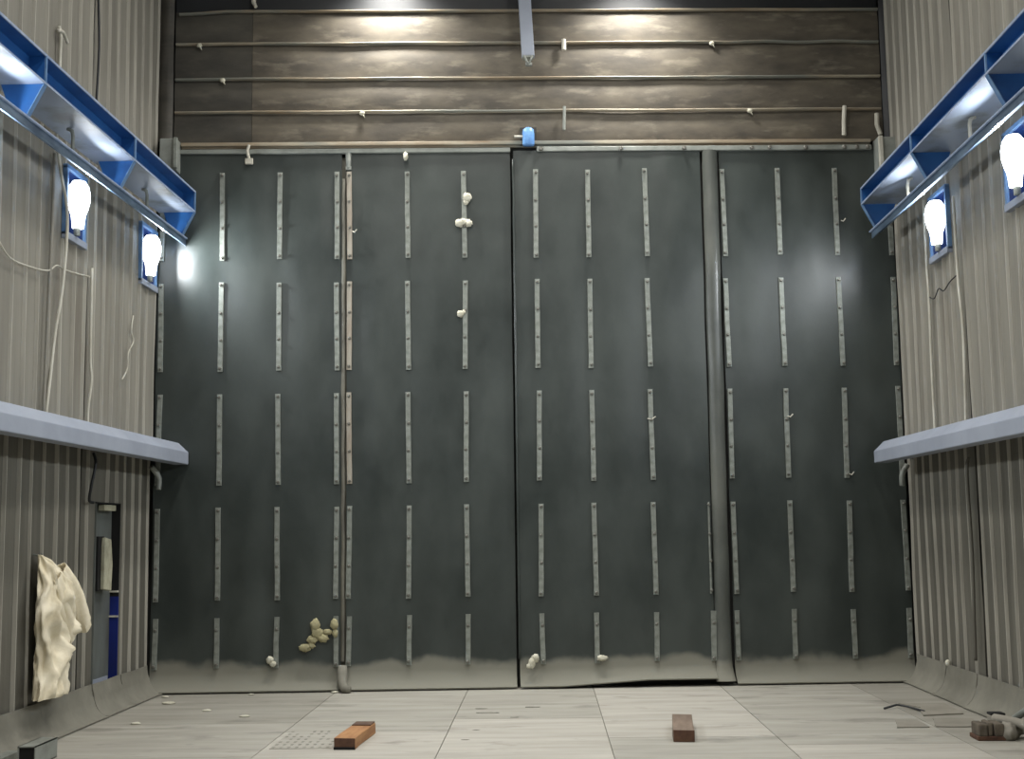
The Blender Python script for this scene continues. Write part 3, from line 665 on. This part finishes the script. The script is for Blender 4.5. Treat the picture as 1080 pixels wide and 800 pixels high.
for i in range(len(prof)-1):
    for k in range(4): u = k/4; zz.append([prof[i][j]*(1-u)+prof[i+1][j]*u for j in range(4)])
zz.append(list(prof[-1]))
for (z, ya, yb, th) in zz:
    cy = (ya+yb)/2; hyy = (yb-ya)/2
    for k in range(n):
        ph = 2*PI*k/n; y = cy-hyy*math.cos(ph); sx = math.sin(ph)
        x = th*.5+th*.5*(abs(sx)**.8)*(1 if sx > 0 else -1)
        nq = noise.noise(Vector((ph*1.1, z*2.6, 3)))*2.6
        f = .6*(1-2*abs(math.sin(ph*3.3+z*5.2+nq)))+.4*(1-2*abs(math.sin(ph*5.1-z*6.5+nq*1.3+1)))
        amp = .040*min(1, (1.5-z)/.18+.25)
        if sx > -.2: x += (ridge(y, z)-.03)*max(sx, 0)+amp*f*max(sx, 0)
        y += amp*f*math.cos(ph)*-1.2
        y += .015*noise.noise(Vector((ph*2, z*6, 1)))
        V.append((max(x, .0)+.045, y+3.1, z-.3+.012*noise.noise(Vector((y*9, 0, 2)))*(z < .4)))
m_ = len(zz); F = [(i*n+k, i*n+(k+1) % n, (i+1)*n+(k+1) % n, (i+1)*n+k) for i in range(m_-1) for k in range(n)]+[tuple(range(n))]
nmesh('coat_body', V, F, 'cloth', t, smooth=True)
# sleeve with an open cuff
V = []; n = 24; P0 = Vector((.14, -.02, 1.08)); P1 = Vector((.19, .40, .60))
for i in range(15):
    u = i/14; c0 = P0.lerp(P1, u)+Vector((.02*math.sin(u*PI), 0, .02*math.sin(u*4))); r = .055+.035*u
    for k in range(n):
        ph = 2*PI*k/n; rr = r*(1+.16*math.sin(3*ph+u*5)+.08*math.sin(7*ph+u*9))
        dr = (P1-P0).normalized(); a1 = dr.cross(Vector((1, 0, 0))).normalized(); a2 = Vector((1, 0, 0))
        V.append(c0+a1*math.cos(ph)*rr*1.1+a2*math.sin(ph)*rr*.8)
F = [(i*n+k, i*n+(k+1) % n, (i+1)*n+(k+1) % n, (i+1)*n+k) for i in range(14) for k in range(n)]
nmesh('sleeve', V, F, 'cloth', t, smooth=True, solid=.006)
V = []; P0 = Vector((.19, -.22, 1.02)); P1 = Vector((.20, .12, .52))
for i in range(15):
    u = i/14; c0 = P0.lerp(P1, u)+Vector((.02*math.sin(u*PI), -.04*math.sin(u*PI), 0)); r = .045+.025*u
    for k in range(n):
        ph = 2*PI*k/n; rr = r*(1+.2*math.sin(3*ph+u*6)+.1*math.sin(5*ph-u*8))
        dr = (P1-P0).normalized(); a1 = dr.cross(Vector((1, 0, 0))).normalized(); a2 = Vector((1, 0, 0))
        V.append(c0+a1*math.cos(ph)*rr*1.2+a2*math.sin(ph)*rr*.6)
nmesh('near_sleeve', V, F, 'cloth', t, smooth=True, solid=.006)
mb = MB(); mb.tube([(.0, -.24, 1.2), (.06, -.24, 1.19), (.075, -.24, 1.21)], .009, 6); mb.build('hook', 'grey', t)

# ------------------------------------------------------------------ things on the floor
def block(x, y, w, ln, h, rz, m, me, label):
    # long side along y; far third slightly darker end piece, bevelled
    t = empty('wood_block', (x, y, 0), rz, label=label, cat='wood block', group='wood blocks on the floor')
    mb = MB()
    V = []
    for (yy) in (0, ln*.33, ln*.66, ln):
        j = .006*math.sin(yy*17)
        V += [(-w/2+j, yy, 0.0), (w/2+j, yy, 0.0), (w/2+j*.5, yy, h), (-w/2+j*.5, yy, h+.003)]
    F = []; fm = []
    for i in range(3):
        for k in range(4): F.append((4*i+k, 4*i+(k+1) % 4, 4*i+4+(k+1) % 4, 4*i+4+k)); fm.append(0)
    F += [(3, 2, 1, 0), (12, 13, 14, 15)]; fm += [1, 1]
    mb.V = [Vector(v) for v in V]; mb.F = F; mb.fm = fm
    mb.build('timber', [m, me], t, bevel=.005)
    return t
b1 = block(-1.56, -3.80, .165, .80, .085, -.06, 'wood', 'wood2e', 'orange-brown wooden block lying on the floor left of centre')
mb = MB(); mb.box((-.075, .62, .086), (.08, .80, .096)); mb.build('dark_cap', 'wood_end', b1, bevel=.003)
mb = MB(); mb.box((-.0835, -.008, .0), (.0835, -.001, .02)); mb.build('dark_foot', 'hollow', b1)  # black strip along the foot of the near end
block(1.05, -3.60, .165, .86, .09, -.085, 'wood2', 'wood2e', 'weathered brown wooden block lying on the floor right of centre')
# hollow square tube at the lower left
t = empty('square_tube', (-3.70, -4.42, 0), .0, label='grey hollow square steel tube with black open end at the lower left', cat='tube')
w = .13; mb = MB()
for (a0, b0) in (((-w, 0), (-w+.008, .145)), ((-.008, 0), (0, .145)), ((-w, 0), (0, .008)), ((-w, .137), (0, .145))):
    mb.box((a0[0], 0, a0[1]), (b0[0], .42, b0[1]))
tb = mb.build('tube_wall', 'grey', t); MB().box((-w+.008, .012, .008), (-.008, .41, .137)).build('shade_plug', 'hollow', t)  # black block fills the tube, painting the shade inside it
MB().box((-w-.0, .0, .0), (-w-.0+.001, .001, .001)).V
# steel strip leading from the tube to the left edge
mb = MB(); mb.box((-4.08, -5.6, 0.002), (-3.98, -4.0, .05)); tag(mb.build('floor_strip', 'batten', bevel=.006), 'pale strip on the floor beside the left skirt', 'strip')
# grid marking: perforated drain plate
def slots(x0, y0, nx, ny, label):
    mb = MB(); mb.box((x0, y0, .001), (x0+nx*.06, y0+ny*.13, .004))
    for i in range(nx):
        for j in range(ny):
            if random.random() < .85: mb.box((x0+.012+i*.06, y0+.03+j*.13, .004), (x0+.034+i*.06, y0+.075+j*.13, .0055), 1)
    tag(mb.build('drain_plate', ['floor', 'joint']), label, 'drain plate')
slots(-2.15, -3.75, 8, 7, 'flush perforated plate in the floor left of the orange wood block')
# rubber scraps lying flat
def scrap(pts, h, label, seed):
    n = len(pts); P = []
    for i in range(n):
        p, q = Vector(pts[i]), Vector(pts[(i+1) % n])
        for k in range(5):
            u = p.lerp(q, k/5); P.append(u+Vector((noise.noise(Vector((u.x*4, u.y*4, seed))), noise.noise(Vector((u.x*4, u.y*4, seed+4)))))*.035)
    V = [(p.x, p.y, .0015) for p in P]+[(p.x, p.y, h) for p in P]; n = len(P)
    F = [tuple(range(n))[::-1], tuple(range(n, 2*n))]+[(k, (k+1) % n, n+(k+1) % n, n+k) for k in range(n)]
    tag(nmesh('rubber_scrap', V, F, 'scrap'), label, 'rubber scrap', 'flat rubber scraps on the floor at right')
M['scrap'] = mat('scrap_rubber', (140, 136, 125), (124, 120, 110), (3, 3, 3), .9)
scrap([(3.24, -1.60), (3.66, -1.60), (3.62, -2.30), (3.24, -2.36), (3.36, -1.9)], .012, 'largest flat grey rubber scrap, nearest the right corner', 1)
scrap([(2.93, -2.62), (3.12, -2.62), (3.12, -3.0), (2.84, -3.02)], .01, 'smallest flat rubber scrap, farthest left of the three', 2)
scrap([(3.27, -2.54), (3.60, -2.56), (3.54, -3.0), (3.18, -3.0)], .01, 'flat rubber scrap beside the small block of debris', 3)
mb = MB(); mb.tube([(3.02, -1.95, .012), (3.16, -1.85, .03), (3.24, -1.9, .02), (3.32, -2.15, .012)], .010, 6)
tag(mb.build('dark_wire', 'black', smooth=True), 'short dark bent wire on the floor beside the rubber scraps', 'wire')
# debris pile at the right
t = empty('debris_block', (3.28, -3.68, 0), -.03, label='broken brown block with rusty base at the lower right', cat='debris')
MB().box((0, 0, 0), (.215, .22, .035)).build('block_base', 'wood2e', t, bevel=.008)
mb = MB(); V = []; 
mb.box((.01, .0, .03), (.08, .2, .125)); mb.box((.085, .015, .03), (.125, .2, .135)); mb.box((.13, .0, .03), (.205, .2, .128))
mb.build('block_top', mat('dark_block', (100, 92, 80), (72, 64, 54), (14, 14, 14), .9), t, bevel=.012)
mb = MB(); mb.blob((3.53, -3.64, .06), .075, (.8, 1, .95), 2); mb.blob((3.60, -3.55, .07), .07, (1, 1, .9), 5)
tag(mb.build('rag', 'scrap', smooth=True), 'crumpled pale grey rag beside the broken block', 'rag')
def hose(pts, r, m, label, name, cat):
    cable(pts, r, m, label, name, cat)
hose([(3.50, -3.42, .13), (3.62, -3.62, .12), (3.72, -3.78, .07), (3.80, -3.95, .05), (3.84, -4.3, .05)], .038, 'scrap', 'grey hose running from the broken block to the right picture edge', 'hose', 'hose')
hose([(3.66, -3.25, .06), (3.72, -3.4, .16), (3.76, -3.5, .2), (3.80, -3.7, .15), (3.84, -3.9, .12)], .03, 'grey', 'bent grey hose end rising beside the right skirt', 'hose', 'hose')
hose([(3.66, -3.9, .045), (3.64, -4.06, .04), (3.60, -4.3, .04)], .034, 'pale', 'short pale nozzle under the grey hose', 'nozzle', 'nozzle')
t = MB(); t.blob((3.72, -4.16, .085), .09, (.8, .8, .95), 9); tag(t.build('black_rubber_lump', 'hollow', smooth=True), 'black rubber lump at the lower right picture edge', 'rubber lump')
mb = MB(); mb.box((3.50, -3.34, .0), (3.62, -3.24, .14)); mb.box((3.50, -3.345, .14), (3.62, -3.235, .16), 1)
tag(mb.build('small_can', ['scrap', 'hollow'], bevel=.01), 'small grey can with black top behind the hose', 'can')
mb = MB(); mb.blob((R-.03, -1.02, .31), .03, (.7, 1, 1), 4); tag(mb.build('foam_chip', 'foam', smooth=True), 'white foam chip stuck low on the right wall near the corner', 'chip')
# litter chips
for i, (x, y, s) in enumerate(((-3.72, -1.05, .05), (-3.9, -.55, .03), (-3.05, -.42, .022), (-3.2, -1.6, .035), (-3.62, -2.38, .035), (-2.75, -2.0, .035), (-2.2, -.32, .035))):
    mb = MB(); mb.blob((x, y, .008), s, (1.3, 1, .3), i*2.3, n=6)
    wh = ['beside the left corner skirt, the largest', 'in the left corner by the door foot', 'at the foot of the first panel', 'out on the left floor plate', 'on the cross joint of the left plate', 'right of the left floor plate centre', 'at the foot of the left seam pipe'][i]
    tag(mb.build('foam_chip', 'foam', smooth=True), 'white foam chip '+wh, 'chip', 'white chips on the floor')
for i, (x, y, w_) in enumerate(((-.62, -1.62, .12), (-.55, -1.9, .22), (-.6, -2.9, .06), (-.66, -3.4, .07), (-.3, -2.2, .08), (-.15, -1.55, .16))):
    mb = MB(); mb.blob((x, y, .003), w_/2, (1, .35, .05), i*1.3, n=6)
    wh = ['smallest far one left of centre', 'wide one left of centre', 'speck in the middle of the centre-left plate', 'nearest the camera', 'on the centre joint', 'close to the centre panel foot'][i]
    tag(mb.build('dark_flake', 'joint', smooth=True), 'thin dark flake on the floor, '+wh, 'flake', 'dark flakes on the floor')

# ------------------------------------------------------------------ camera
cam = bpy.data.cameras.new('camera'); co = bpy.data.objects.new('camera', cam); C.objects.link(co)
r = Vector((.99957981, .01626307, .02399388)); 
dirn = Vector((.0, .0, .0))
# world axes as seen by the camera (rows: world x, y, z expressed in camera coordinates)
rx = (0.99957981, 0.01626307, 0.02399388); ry = (0.02572285, -0.11612029, -0.99290202); rz = (-0.01336146, 0.993102, -0.11648984)
Rm = Matrix((rx, ry, rz))     # camera -> world rotation
co.matrix_world = Matrix.Translation((0, -13.8115, 1.65)) @ Rm.to_4x4()
cam.sensor_width = 36; cam.lens = 1351/1080*36; cam.clip_end = 100; cam.clip_start = .1
bpy.context.scene.camera = co
w = bpy.data.worlds.new('world'); bpy.context.scene.world = w; w.use_nodes = True
w.node_tree.nodes['Background'].inputs[0].default_value = (.5, .55, .6, 1); w.node_tree.nodes['Background'].inputs[1].default_value = .03
vs = bpy.context.scene.view_settings; vs.view_transform = 'Standard'; vs.look = 'None'; vs.gamma = 1; vs.exposure = -0.12; vs.use_curve_mapping = False
